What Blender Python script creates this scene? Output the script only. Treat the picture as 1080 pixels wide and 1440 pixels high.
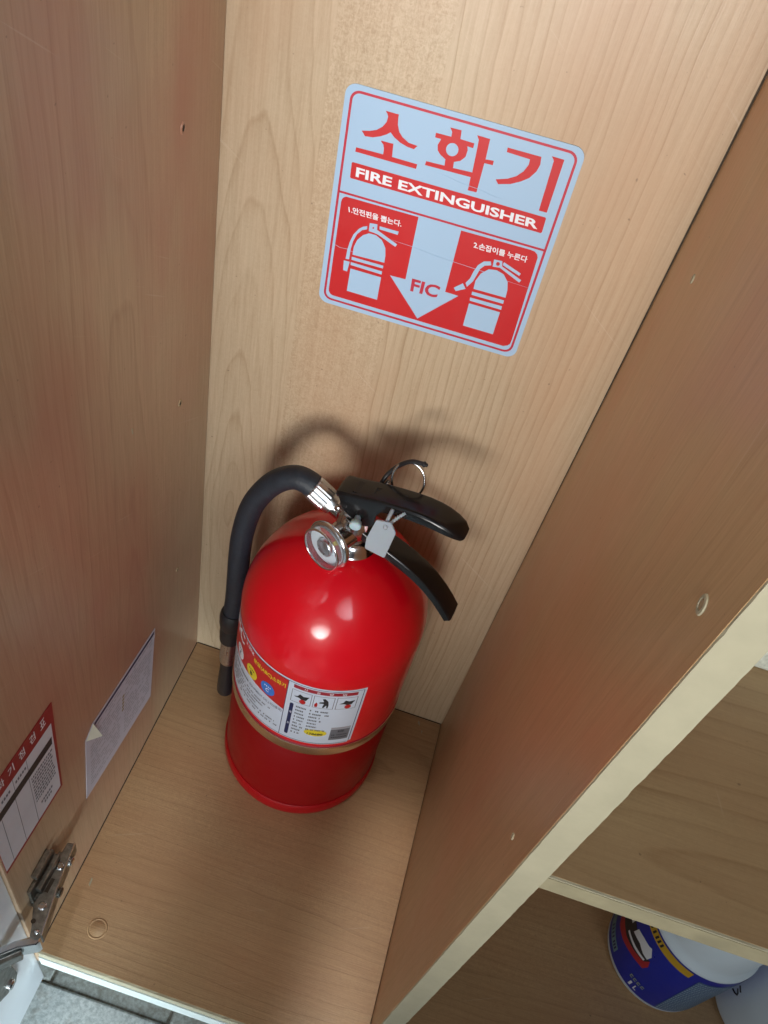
import bpy, bmesh, math, random
from math import sin, cos, radians, pi, sqrt
from mathutils import Vector, Matrix
from mathutils.geometry import tessellate_polygon

for _o in list(bpy.data.objects):
    bpy.data.objects.remove(_o, do_unlink=True)
scene = bpy.context.scene
COL = scene.collection

# ------------------------------------------------------------------ camera
cam_d = bpy.data.cameras.new('camera')
cam_d.sensor_fit = 'VERTICAL'
cam_d.sensor_height = 36.0
cam_d.lens = 28.875
cam_d.clip_start = 0.01
cam_d.clip_end = 50
cam = bpy.data.objects.new('camera', cam_d)
cam.location = (0.17557, -0.45314, 0.74880)
cam.rotation_euler = (0.744215, -0.190999, 0.257181)
COL.objects.link(cam)
scene.camera = cam

# ------------------------------------------------------------------ light
world = bpy.data.worlds.new('World')
scene.world = world
world.use_nodes = True
_bg = world.node_tree.nodes['Background']
_bg.inputs[0].default_value = (0.80, 0.90, 1.0, 1)
_bg.inputs[1].default_value = 0.04

def lamp(name, loc, target, size, power, color, shape='DISK', size_y=None):
    d = bpy.data.lights.new(name, 'AREA')
    d.shape = shape
    d.size = size
    if size_y:
        d.size_y = size_y
    d.energy = power
    d.color = color
    o = bpy.data.objects.new(name, d)
    o.location = loc
    o.rotation_euler = (Vector(target) - Vector(loc)).to_track_quat('-Z', 'Y').to_euler()
    COL.objects.link(o)
    return o

# daylight opening behind the camera: a weak open glow and its brighter upward beam
# (these throw the hose shadow and the small highlight on the dome)
lamp('window_glow', (0.0, -2.20, 0.62), (0.10, 0.0, 0.34), 0.85, 1.6, (1.0, 0.98, 0.95))
beam = lamp('window_beam', (0.0, -2.17, 0.63), (0.04, 0.0, 0.66), 0.85, 1.75, (1.0, 0.98, 0.95))
beam.data.spread = radians(30)
# added cool fill lamps, high to the right and left of the camera
cr = lamp('high_fill', (0.8, -1.4, 1.6), (-0.02, 0.0, 0.70), 1.3, 1.75, (0.84, 0.93, 1.0))
cr.data.spread = radians(42)
cl_ = lamp('high_fill', (-0.5, -1.4, 1.6), (0.1, 0.0, 1.0), 0.8, 1.5, (0.84, 0.93, 1.0))
cl_.data.spread = radians(60)
# low cool daylight on the tile floor and the open door
lw_ = lamp('floor_daylight', (0.32, -1.25, 0.10), (0.0, -0.38, -0.07), 0.3, 0.40, (0.78, 0.93, 1.0))
lw_.data.spread = radians(22)
# added narrow strip lamps overhead, brightening both sides of the compartment floor
for lx, ly, lp in ((0.250, -0.225, 0.017), (0.040, -0.20, 0.006)):
    st_ = lamp('floor_strip_fill', (lx, ly, 1.24), (lx, ly, 0.0), 0.03, lp, (1.0, 0.95, 0.88), 'RECTANGLE', 0.26)
    st_.data.spread = radians(6)

scene.view_settings.view_transform = 'Standard'
scene.view_settings.look = 'None'
scene.view_settings.exposure = 0.26
scene.view_settings.gamma = 1.0
scene.view_settings.use_curve_mapping = False

# ------------------------------------------------------------------ node helper
class NT:
    def __init__(self, name):
        self.mat = bpy.data.materials.new(name)
        self.mat.use_nodes = True
        self.nt = self.mat.node_tree
        self.n = self.nt.nodes
        self.bsdf = self.n['Principled BSDF']
        self.out = self.n['Material Output']
        self._obj = None
    def link(self, a, b):
        self.nt.links.new(a, b)
    def put(self, sock, v):
        if isinstance(v, (int, float)):
            sock.default_value = v
        elif isinstance(v, tuple):
            sock.default_value = v if len(v) == len(sock.default_value) else tuple(v) + (1,)
        else:
            self.link(v, sock)
    def obj(self):
        if self._obj is None:
            self._obj = self.n.new('ShaderNodeTexCoord').outputs['Object']
        return self._obj
    def math(self, op, a, b=0.0, c=None):
        k = self.n.new('ShaderNodeMath'); k.operation = op
        self.put(k.inputs[0], a); self.put(k.inputs[1], b)
        if c is not None:
            self.put(k.inputs[2], c)
        return k.outputs[0]
    def add(self, a, b): return self.math('ADD', a, b)
    def sub(self, a, b): return self.math('SUBTRACT', a, b)
    def mul(self, a, b): return self.math('MULTIPLY', a, b)
    def sep(self, v):
        k = self.n.new('ShaderNodeSeparateXYZ'); self.put(k.inputs[0], v); return k.outputs
    def comb(self, x, y, z):
        k = self.n.new('ShaderNodeCombineXYZ')
        for i, v in enumerate((x, y, z)):
            self.put(k.inputs[i], v)
        return k.outputs[0]
    def noise(self, vec, scale, detail=2.0, rough=0.5, dist=0.0):
        k = self.n.new('ShaderNodeTexNoise')
        self.put(k.inputs['Vector'], vec)
        k.inputs['Scale'].default_value = scale
        k.inputs['Detail'].default_value = detail
        k.inputs['Roughness'].default_value = rough
        k.inputs['Distortion'].default_value = dist
        return k.outputs['Fac']
    def white(self, v):
        k = self.n.new('ShaderNodeTexWhiteNoise'); k.noise_dimensions = '1D'
        self.put(k.inputs['W'], v); return k.outputs['Value']
    def ramp(self, fac, stops, mode='LINEAR'):
        k = self.n.new('ShaderNodeValToRGB'); r = k.color_ramp; r.interpolation = mode
        while len(r.elements) < len(stops):
            r.elements.new(0.5)
        for e, (p, c) in zip(r.elements, stops):
            e.position = p
            e.color = (c, c, c, 1) if isinstance(c, (int, float)) else tuple(c) + (1,)
        self.put(k.inputs[0], fac)
        return k.outputs[0]
    def mix(self, fac, a, b, mode='MIX'):
        k = self.n.new('ShaderNodeMix'); k.data_type = 'RGBA'; k.blend_type = mode
        self.put(k.inputs[0], fac); self.put(k.inputs[6], a); self.put(k.inputs[7], b)
        return k.outputs[2]
    def bump(self, h, strength=0.3, dist=0.001):
        k = self.n.new('ShaderNodeBump')
        k.inputs['Strength'].default_value = strength
        k.inputs['Distance'].default_value = dist
        self.put(k.inputs['Height'], h)
        self.link(k.outputs[0], self.bsdf.inputs['Normal'])
    def set(self, **kw):
        names = dict(color='Base Color', rough='Roughness', metal='Metallic', spec='Specular IOR Level',
                     coat='Coat Weight', coat_rough='Coat Roughness', trans='Transmission Weight', ior='IOR',
                     alpha='Alpha', sss='Subsurface Weight', sheen='Sheen Weight', aniso='Anisotropic')
        for k, v in kw.items():
            self.put(self.bsdf.inputs[names[k]], v)
        return self.mat

def plain(name, color, rough=0.5, metal=0.0, var=0.06, vscale=60.0, bump=0.0, bscale=300.0, **kw):
    t = NT(name)
    nz = t.noise(t.obj(), vscale, 4, 0.6)
    f = t.ramp(nz, [(0.25, 1.0 - var), (0.75, 1.0 + var * 0.5)])
    c = t.mix(1.0, tuple(color) + (1,), f, 'MULTIPLY')
    r = t.add(t.mul(t.sub(t.noise(t.obj(), vscale * 2.3, 3), 0.5), 0.18), rough)
    m = t.set(color=c, rough=r, metal=metal, **kw)
    if bump:
        t.bump(t.noise(t.obj(), bscale, 3), bump, 0.0006)
    return m

def wood(name, u_axis, v_axis, u0, u1, bands, light, dark, red, slope=0.07, h0=0.02, spacing=0.0065,
         seed=0.0, line=1.0, rough=0.36, bump=0.25, redmix=0.55):
    """veneer: bands = [(u_end, pith_u, line_strength, figure_strength, tone)]"""
    t = NT(name)
    s = t.sep(t.obj())
    u, v = s[u_axis], s[v_axis]
    un = t.math('DIVIDE', t.sub(u, u0), u1 - u0)
    lo = t.noise(t.comb(t.mul(u, 9), t.mul(v, 2.2), seed), 1.0, 2)
    un2 = un
    stA, stB, prev = [], [], 0.0
    for (ue, pu, ls, fs, tone) in bands:
        stA.append((prev, ((pu - u0) / (u1 - u0) * 0.25 + 0.5, ls, fs)))
        stB.append((prev, (tone, tone, tone)))
        prev = (ue - u0) / (u1 - u0)
    A = t.n.new('ShaderNodeSeparateColor')
    t.link(t.ramp(un2, stA, 'CONSTANT'), A.inputs[0])
    tone = t.ramp(un2, stB, 'CONSTANT')
    pu = t.add(t.mul(t.sub(A.outputs[0], 0.5), 4 * (u1 - u0)), u0)
    ls, fs = A.outputs[1], A.outputs[2]
    # growth rings cut by the board
    du = t.sub(u, pu)
    n1 = t.sub(t.noise(t.comb(t.mul(u, 22), t.mul(v, 5.0), seed + 3.1), 1.0, 3), 0.5)
    n2 = t.sub(t.noise(t.comb(t.mul(u, 7), t.mul(v, 2.4), seed + 9.7), 1.0, 2), 0.5)
    n3 = t.sub(t.noise(t.comb(t.mul(u, 90), t.mul(v, 26), seed + 5.7), 1.0, 2), 0.5)
    h = t.add(t.add(t.mul(v, slope), h0), t.mul(n2, 0.06))
    d = t.math('SQRT', t.add(t.mul(du, du), t.mul(h, h)))
    d = t.add(t.add(d, t.mul(n1, 0.014)), t.mul(n3, 0.0016))
    ph = t.math('DIVIDE', d, spacing)
    fr = t.math('FRACT', ph)
    ringr = t.white(t.math('FLOOR', ph))
    ln = t.ramp(fr, [(0.0, 0.0), (0.62, 0.05), (0.84, 0.45), (0.92, 1.0), (0.97, 0.5), (1.0, 0.0)])
    soft = t.ramp(fr, [(0.0, 0.0), (0.9, 1.0), (1.0, 0.0)])
    ln = t.mul(t.mul(ln, ls), t.add(0.35, t.mul(ringr, 0.75)))
    # fine fibre + mottled figure
    fib = t.noise(t.comb(t.mul(u, 950), t.mul(v, 34), seed), 1.0, 3, 0.65)
    fib2 = t.noise(t.comb(t.mul(u, 420), t.mul(v, 9), seed + 2), 1.0, 3, 0.6)
    fig = t.noise(t.comb(t.mul(u, 620), t.mul(v, 330), seed + 1), 1.0, 2, 0.6, 1.2)
    fleck = t.noise(t.comb(t.mul(u, 170), t.mul(v, 340), seed + 6), 1.0, 2, 0.6, 2.0)
    blot = t.noise(t.comb(t.mul(u, 13), t.mul(v, 5), seed + 7), 1.0, 3)
    k = t.mul(ln, 0.80 * line)
    k = t.add(k, t.mul(t.mul(soft, ls), 0.05))
    k = t.add(k, t.mul(t.sub(fib, 0.5), 0.62))
    k = t.add(k, t.mul(t.sub(fib2, 0.5), 0.60))
    k = t.add(k, t.mul(t.mul(t.sub(fig, 0.5), fs), 1.25))
    k = t.add(k, t.mul(t.mul(t.sub(fleck, 0.5), fs), 0.85))
    k = t.add(k, t.mul(t.sub(blot, 0.5), 0.5))
    k = t.add(k, t.mul(t.sub(tone, 0.5), 0.9))
    k = t.math('ADD', k, 0.30)
    kk = t.n.new('ShaderNodeClamp'); t.put(kk.inputs[0], k)
    c = t.mix(kk.outputs[0], tuple(light) + (1,), tuple(dark) + (1,))
    rd = t.ramp(t.noise(t.comb(t.mul(u, 11), t.mul(v, 4), seed + 21), 1.0, 3), [(0.45, 0.0), (0.72, redmix)])
    c = t.mix(rd, c, tuple(red) + (1,))
    # rubbed patches, fine scratches and specks of dirt
    rot = t.n.new('ShaderNodeVectorRotate'); rot.rotation_type = 'AXIS_ANGLE'
    t.put(rot.inputs['Vector'], t.comb(u, v, 0.0)); rot.inputs['Axis'].default_value = (0, 0, 1); rot.inputs['Angle'].default_value = 0.5 + seed
    rs = t.sep(rot.outputs[0])
    scr = t.noise(t.comb(t.mul(rs[0], 520), t.mul(rs[1], 11), seed + 33), 1.0, 1.0, 0.4)
    scr = t.ramp(scr, [(0.75, 0.0), (0.80, 0.22)])
    c = t.mix(scr, c, (0.66, 0.55, 0.42, 1))
    spk = t.ramp(t.noise(t.comb(t.mul(u, 330), t.mul(v, 330), seed + 40), 1.0, 1.0, 0.3), [(0.79, 0.0), (0.83, 0.55)])
    c = t.mix(spk, c, (0.14, 0.085, 0.05, 1))
    smu = t.noise(t.comb(t.mul(u, 17), t.mul(v, 14), seed + 50), 1.0, 4, 0.65, 0.6)
    rr = t.add(t.add(rough - 0.13, t.mul(fib, 0.12)), t.mul(smu, 0.20))
    t.set(color=c, rough=rr, spec=0.48)
    t.bump(t.add(t.add(t.mul(fib, 0.6), t.mul(t.mul(fig, fs), 0.8)), t.mul(ln, -0.5)), bump, 0.0004)
    return t.mat

# ------------------------------------------------------------------ mesh helpers
def tagp(o, label=None, category=None, group=None, kind=None):
    if label: o['label'] = label
    if category: o['category'] = category
    if group: o['group'] = group
    if kind: o['kind'] = kind
    return o

def empty(name, loc=(0, 0, 0), rz=0.0, label=None, category=None, kind=None):
    o = bpy.data.objects.new(name, None)
    o.empty_display_size = 0.05
    o.location = loc
    o.rotation_euler = (0, 0, rz)
    COL.objects.link(o)
    return tagp(o, label, category, None, kind)

def mk(name, vf, mat, parent=None, smooth=False, sharp=None, bevel=0.0, seg=2, label=None):
    verts, faces = vf[0], vf[1]
    me = bpy.data.meshes.new(name)
    me.from_pydata([tuple(v) for v in verts], [], faces)
    me.update()
    bm = bmesh.new(); bm.from_mesh(me)
    bmesh.ops.remove_doubles(bm, verts=bm.verts, dist=1e-7)
    if len(vf) < 3:
        bmesh.ops.recalc_face_normals(bm, faces=bm.faces)
    if bevel:
        es = [e for e in bm.edges if len(e.link_faces) == 2 and e.calc_face_angle(0) > 0.6]
        bmesh.ops.bevel(bm, geom=es, offset=bevel, segments=seg, affect='EDGES', profile=0.6, clamp_overlap=True)
    for f in bm.faces:
        f.smooth = smooth
    if smooth and sharp:
        for e in bm.edges:
            if len(e.link_faces) == 2 and e.calc_face_angle(0) > sharp:
                e.smooth = False
    bm.to_mesh(me); bm.free()
    me.materials.append(mat)
    o = bpy.data.objects.new(name, me)
    COL.objects.link(o)
    if parent is not None:
        o.parent = parent
    if label: o['label'] = label
    return o

def box(x0, x1, y0, y1, z0, z1):
    v = [(x, y, z) for x in (x0, x1) for y in (y0, y1) for z in (z0, z1)]
    f = [(0, 1, 3, 2), (4, 6, 7, 5), (0, 4, 5, 1), (2, 3, 7, 6), (0, 2, 6, 4), (1, 5, 7, 3)]
    return v, f

def join(*parts):
    V, F = [], []
    for p in parts:
        n = len(V); V += list(p[0]); F += [tuple(i + n for i in f) for f in p[1]]
    return V, F

def xf(vf, M):
    return [M @ Vector(v) for v in vf[0]], vf[1]

def lathe(profile, seg=64):
    """profile [(r,z)] bottom to top, revolved about z"""
    V, F, rings = [], [], []
    for r, z in profile:
        if r < 1e-6:
            rings.append([len(V)]); V.append((0, 0, z))
        else:
            rings.append(list(range(len(V), len(V) + seg)))
            V += [(r * cos(2 * pi * i / seg), r * sin(2 * pi * i / seg), z) for i in range(seg)]
    for a, b in zip(rings, rings[1:]):
        for i in range(seg):
            j = (i + 1) % seg
            if len(a) == 1 and len(b) == 1: continue
            if len(a) == 1: F.append((a[0], b[j], b[i]))
            elif len(b) == 1: F.append((a[i], a[j], b[0]))
            else: F.append((a[i], a[j], b[j], b[i]))
    return V, F

def catmull(P, n=8):
    P = [Vector(p) for p in P]
    Q = [P[0] * 2 - P[1]] + P + [P[-1] * 2 - P[-2]]
    out = []
    for i in range(1, len(Q) - 2):
        p0, p1, p2, p3 = Q[i - 1:i + 3]
        for k in range(n):
            t = k / n
            out.append(0.5 * ((2 * p1) + (p2 - p0) * t + (2 * p0 - 5 * p1 + 4 * p2 - p3) * t * t + (3 * p1 - p0 - 3 * p2 + p3) * t ** 3))
    out.append(P[-1])
    return out

def tube(path, r, seg=16, closed=False, caps=True):
    path = [Vector(p) for p in path]
    n = len(path)
    rad = r if isinstance(r, (list, tuple)) else [r] * n
    T = []
    for i in range(n):
        a = path[(i - 1) % n] if closed or i > 0 else path[0]
        b = path[(i + 1) % n] if closed or i < n - 1 else path[-1]
        T.append((b - a).normalized())
    up = Vector((0, 0, 1)) if abs(T[0].z) < 0.9 else Vector((1, 0, 0))
    N = [(up - T[0] * up.dot(T[0])).normalized()]
    for i in range(1, n):
        v = N[-1] - T[i] * N[-1].dot(T[i])
        N.append(v.normalized())
    V, F = [], []
    for i in range(n):
        B = T[i].cross(N[i])
        for k in range(seg):
            a = 2 * pi * k / seg
            V.append(path[i] + (N[i] * cos(a) + B * sin(a)) * rad[i])
    m = n if closed else n - 1
    for i in range(m):
        j = (i + 1) % n
        for k in range(seg):
            l = (k + 1) % seg
            F.append((i * seg + k, i * seg + l, j * seg + l, j * seg + k))
    if caps and not closed:
        F.append(tuple(range(seg))[::-1]); F.append(tuple(range((n - 1) * seg, n * seg)))
    return V, F

def rod(a, b, r, seg=20):
    return tube([a, b], r, seg)

def sweep(sections, closed_ends=True):
    """sections: list of equal-length closed loops of 3D points"""
    n = len(sections[0]); V, F = [], []
    for s in sections: V += list(s)
    for i in range(len(sections) - 1):
        for k in range(n):
            l = (k + 1) % n
            F.append((i * n + k, i * n + l, (i + 1) * n + l, (i + 1) * n + k))
    if closed_ends:
        for base, rev in ((0, True), ((len(sections) - 1) * n, False)):
            tri = tessellate_polygon([[Vector(p) for p in V[base:base + n]]])
            F += [tuple(base + i for i in t) for t in tri]
    return V, F

def poly2(pts, holes=()):
    """2D polygon with holes -> (2D verts, tri faces)"""
    loops = [[Vector((p[0], p[1], 0)) for p in pts]] + [[Vector((p[0], p[1], 0)) for p in h] for h in holes]
    flat = [p for l in loops for p in l]
    return [(p.x, p.y) for p in flat], [tuple(t) for t in tessellate_polygon(loops)]

def prism(pts, holes, fn, t0, t1):
    """extrude a 2D polygon between depths t0 and t1; fn(u, v, t) -> 3D"""
    P, T = poly2(pts, holes)
    n = len(P)
    V = [fn(u, v, t0) for u, v in P] + [fn(u, v, t1) for u, v in P]
    F = [tuple(reversed(t)) for t in T] + [tuple(i + n for i in t) for t in T]
    base = 0
    for loop in [pts] + list(holes):
        m = len(loop)
        for i in range(m):
            j = (i + 1) % m
            F.append((base + i, base + j, base + j + n, base + i + n))
        base += m
    return V, F

def flat(pts, holes, fn, t):
    P, T = poly2(pts, holes)
    return [fn(u, v, t) for u, v in P], T

def flatc(pts, holes, fn, t, du=3.0, dv=0.004):
    """like flat(), but split finely enough to follow a curved surface"""
    P, T = poly2(pts, holes)
    V, F, idx = [], [], {}
    def vid(p):
        k = (round(p[0], 6), round(p[1], 8))
        if k not in idx:
            idx[k] = len(V); V.append(fn(p[0], p[1], t))
        return idx[k]
    st = [(P[a], P[b], P[c]) for a, b, c in T]
    while st:
        a, b, c = st.pop()
        e = [(abs(p[0] - q[0]) / du, p, q, r) for p, q, r in ((a, b, c), (b, c, a), (c, a, b))]
        w, p, q, r = max(e, key=lambda x: x[0])
        if w > 1.0:
            m = ((p[0] + q[0]) / 2, (p[1] + q[1]) / 2)
            st += [(p, m, r), (m, q, r)]
        else:
            F.append((vid(a), vid(b), vid(c)))
    return V, F

def rrect(x0, x1, y0, y1, r, n=6):
    out = []
    for cx, cy, a0 in ((x1 - r, y1 - r, 0), (x0 + r, y1 - r, 90), (x0 + r, y0 + r, 180), (x1 - r, y0 + r, 270)):
        out += [(cx + r * cos(radians(a0 + 90 * i / n)), cy + r * sin(radians(a0 + 90 * i / n))) for i in range(n + 1)]
    return out

def circ(cx, cy, rx, ry=None, n=24):
    ry = rx if ry is None else ry
    return [(cx + rx * cos(2 * pi * i / n), cy + ry * sin(2 * pi * i / n)) for i in range(n)]

_txt = {}
def text2(body, bold=0.0, space=1.0):
    """glyph outlines of a string, normalised to the unit square"""
    key = (body, bold, space)
    if key not in _txt:
        c = bpy.data.curves.new('lettering', 'FONT')
        c.body = body; c.offset = bold; c.resolution_u = 3; c.space_character = space
        o = bpy.data.objects.new('lettering', c)
        COL.objects.link(o)
        dg = bpy.context.evaluated_depsgraph_get()
        me = bpy.data.meshes.new_from_object(o.evaluated_get(dg))
        V = [(v.co.x, v.co.y) for v in me.vertices]
        F = [tuple(p.vertices) for p in me.polygons]
        bpy.data.objects.remove(o, do_unlink=True); bpy.data.curves.remove(c); bpy.data.meshes.remove(me)
        x0, x1 = min(v[0] for v in V), max(v[0] for v in V)
        y0, y1 = min(v[1] for v in V), max(v[1] for v in V)
        _txt[key] = ([((x - x0) / (x1 - x0), (y - y0) / (y1 - y0)) for x, y in V], F)
    return _txt[key]

def text_quad(body, quad, fn, t, bold=0.0, space=1.0):
    V, F = text2(body, bold, space)
    (ax, ay), (bx, by), (cx, cy), (dx, dy) = quad   # BL BR TR TL
    out = []
    for a, b in V:
        x = (ax * (1 - a) + bx * a) * (1 - b) + (dx * (1 - a) + cx * a) * b
        y = (ay * (1 - a) + by * a) * (1 - b) + (dy * (1 - a) + cy * a) * b
        out.append(fn(x, y, t))
    return out, F

def text_rect(body, x0, x1, y0, y1, fn, t, bold=0.0, space=1.0):
    return text_quad(body, [(x0, y0), (x1, y0), (x1, y1), (x0, y1)], fn, t, bold, space)

# ------------------------------------------------------------------ materials
LIGHT, DARK, RED = (0.555, 0.43, 0.29), (0.335, 0.22, 0.12), (0.50, 0.30, 0.175)
W_BACK = wood('maple_back', 0, 2, -0.02, 0.30,
              [(0.058, 0.022, 0.42, 0.25, 0.44), (0.118, 0.09, 0.0, 1.0, 0.50), (0.32, 0.02, 0.72, 0.22, 0.45)],
              LIGHT, DARK, RED, slope=0.10, h0=-0.02, spacing=0.0058, seed=1.7, line=1.0)
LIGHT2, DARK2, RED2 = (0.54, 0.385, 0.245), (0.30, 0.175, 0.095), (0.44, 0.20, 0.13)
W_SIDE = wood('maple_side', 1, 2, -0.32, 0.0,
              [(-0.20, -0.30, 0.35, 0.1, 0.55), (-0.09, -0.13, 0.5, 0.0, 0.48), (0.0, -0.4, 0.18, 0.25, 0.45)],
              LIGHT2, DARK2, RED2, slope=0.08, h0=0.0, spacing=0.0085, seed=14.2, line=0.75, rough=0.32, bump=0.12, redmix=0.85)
W_DIV = wood('maple_divider', 1, 2, -0.32, 0.0,
             [(-0.15, -0.05, 0.35, 0.05, 0.55), (0.0, -0.35, 0.25, 0.1, 0.5)],
             (0.62, 0.395, 0.205), (0.36, 0.195, 0.085), (0.56, 0.27, 0.135), slope=0.05, h0=0.02, spacing=0.012, seed=31.0, line=0.6, rough=0.35, bump=0.10, redmix=0.7)
W_FLOOR = wood('maple_floor', 1, 0, -0.33, 0.02,
               [(-0.215, -0.20, 0.45, 0.35, 0.55), (-0.11, -0.05, 0.4, 0.55, 0.50), (0.03, -0.06, 0.5, 0.3, 0.5)],
               (0.57, 0.37, 0.195), (0.31, 0.175, 0.08), (0.45, 0.23, 0.11), slope=0.05, h0=0.03, spacing=0.006, seed=47.0, line=0.7, rough=0.34, bump=0.35)
W_SHELF = wood('maple_shelf', 1, 0, -0.33, 0.02,
               [(0.03, -0.262, 0.7, 0.25, 0.5)],
               (0.50, 0.355, 0.185), (0.28, 0.17, 0.075), (0.40, 0.235, 0.12), slope=0.16, h0=-0.075, spacing=0.013, seed=61.0, line=0.8, rough=0.42)
EDGE = plain('cream_edging', (0.45, 0.405, 0.275), 0.5, var=0.13, vscale=35, bump=0.3, bscale=180)
EDGE_T = plain('tan_edging', (0.36, 0.31, 0.19), 0.5, var=0.2, vscale=60, bump=0.3, bscale=180)
EDGE_W = plain('white_edging', (0.74, 0.80, 0.78), 0.35, var=0.05)
RAW = plain('raw_board', (0.46, 0.33, 0.19), 0.8, var=0.3, vscale=500)
DARKG = plain('dark_gap', (0.05, 0.033, 0.02), 0.9)
DOORW = plain('white_laminate', (0.72, 0.76, 0.80), 0.32, var=0.03, vscale=20)
STEEL = plain('dull_steel', (0.27, 0.26, 0.235), 0.38, metal=1.0, var=0.55, vscale=220)
CHROME = plain('chrome', (0.72, 0.73, 0.74), 0.17, metal=1.0, var=0.12, vscale=90)
BRIGHT = plain('crimped_aluminium', (0.66, 0.67, 0.68), 0.30, metal=1.0, var=0.14, vscale=200)

def red_paint(name, color, rough, coat, spec=0.5, dusty=0.28):
    t = NT(name)
    n = t.noise(t.obj(), 34, 4, 0.6)
    c = t.mix(t.ramp(n, [(0.3, 0.0), (0.75, 0.35)]), tuple(color) + (1,), (color[0] * 0.82, color[1] * 0.8, color[2] * 0.8, 1))
    dust = t.ramp(t.noise(t.obj(), 900, 2, 0.7), [(0.74, 0.0), (0.80, dusty)])
    c = t.mix(dust, c, (0.62, 0.30, 0.27, 1))
    r = t.add(rough, t.mul(t.sub(t.noise(t.obj(), 45, 5, 0.65, 0.8), 0.5), 0.34))
    t.set(color=c, rough=r, coat=coat, coat_rough=0.10, spec=spec)
    t.bump(t.add(t.noise(t.obj(), 230, 2), t.mul(t.noise(t.obj(), 28, 2), 2.0)), 0.08, 0.0004)
    return t.mat
REDP = red_paint('red_enamel', (0.74, 0.002, 0.012), 0.36, 0.65, 0.22, 0.25)
REDS = red_paint('red_plastic', (0.28, 0.001, 0.003), 0.40, 0.0, 0.22, 0.0)
REDR = red_paint('red_base_plastic', (0.40, 0.002, 0.005), 0.45, 0.0, 0.3, 0.0)
BLACKM = plain('black_enamel', (0.008, 0.008, 0.009), 0.20, var=0.2, vscale=40, spec=0.42)
RUBBER = plain('black_rubber', (0.018, 0.024, 0.034), 0.52, var=0.35, vscale=140, bump=0.35, bscale=700)
BLACKP = plain('black_plastic', (0.016, 0.016, 0.018), 0.38, var=0.2)
BAND = plain('steel_band', (0.80, 0.68, 0.54), 0.20, metal=1.0, var=0.15, vscale=50)
NEEDLE = plain('needle_black', (0.02, 0.02, 0.02), 0.5)
DIALW = plain('dial_white', (0.78, 0.84, 0.88), 0.5)
INKR = plain('ink_red', (0.54, 0.012, 0.014), 0.36, var=0.05, vscale=30)
INKD = plain('ink_dark_red', (0.50, 0.02, 0.045), 0.36)
VINYL = None
def vinyl(name, color, rough=0.22):
    t = NT(name)
    c = t.mix(t.ramp(t.noise(t.obj(), 25, 3), [(0.3, 0.0), (0.8, 0.12)]), tuple(color) + (1,), (0.36, 0.50, 0.66, 1))
    t.set(color=c, rough=rough, spec=0.5)
    t.bump(t.noise(t.obj(), 38, 2, 0.5, 0.8), 0.10, 0.0008)
    return t.mat
VINYL = vinyl("white_vinyl", (0.39, 0.55, 0.73))
PAPER = plain('white_paper', (0.66, 0.66, 0.69), 0.7, var=0.06, vscale=40)
PAPER2 = plain('lilac_paper', (0.58, 0.56, 0.62), 0.6, var=0.05, vscale=40)
PAPERB = plain('cream_paper_back', (0.70, 0.70, 0.56), 0.8)
INKK = plain('ink_black', (0.02, 0.02, 0.025), 0.5)
INKG = plain('ink_grey', (0.16, 0.16, 0.18), 0.6)
INKLG = plain('ink_light_grey', (0.38, 0.37, 0.40), 0.6)
INKN = plain('ink_navy', (0.012, 0.02, 0.09), 0.4)
INKY = plain('ink_yellow', (0.78, 0.62, 0.03), 0.4)
INKB = plain('ink_blue', (0.03, 0.18, 0.62), 0.4)
INKM = plain('ink_maroon', (0.34, 0.012, 0.03), 0.4)
INKW = plain('ink_white', (0.78, 0.80, 0.84), 0.4)
TAGRED = plain('tag_red', (0.30, 0.012, 0.018), 0.45)
CANBLUE = plain('label_blue', (0.004, 0.02, 0.33), 0.32)
CANW = plain('white_plastic', (0.66, 0.75, 0.80), 0.40, var=0.04, vscale=30)

def translucent(name, color, amt):
    t = NT(name)
    t.set(color=tuple(color) + (1,), rough=0.42, sss=0.3, spec=0.4)
    tr = t.n.new('ShaderNodeBsdfTranslucent'); tr.inputs[0].default_value = tuple(color) + (1,)
    mx = t.n.new('ShaderNodeMixShader'); mx.inputs[0].default_value = amt
    t.link(t.bsdf.outputs[0], mx.inputs[1]); t.link(tr.outputs[0], mx.inputs[2]); t.link(mx.outputs[0], t.out.inputs[0])
    return t.mat
FROST = translucent('frosted_plastic', (0.60, 0.62, 0.66), 0.3)
PLUG = translucent('pale_plug_plastic', (0.60, 0.72, 0.78), 0.15)

def clear(name):
    t = NT(name)
    lw = t.n.new('ShaderNodeFresnel'); lw.inputs[0].default_value = 1.5
    tr = t.n.new('ShaderNodeBsdfTransparent'); tr.inputs[0].default_value = (0.93, 0.97, 1, 1)
    gl = t.n.new('ShaderNodeBsdfGlossy'); gl.inputs[1].default_value = 0.03
    mx = t.n.new('ShaderNodeMixShader')
    t.link(t.math('MULTIPLY', lw.outputs[0], 1.0), mx.inputs[0]); t.link(tr.outputs[0], mx.inputs[1]); t.link(gl.outputs[0], mx.inputs[2])
    t.link(mx.outputs[0], t.out.inputs[0])
    return t.mat
CLEAR = clear('clear_acrylic')
ACRYL = plain('grey_acrylic', (0.50, 0.56, 0.60), 0.12, metal=0.3, var=0.1, alpha=0.28)

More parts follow.
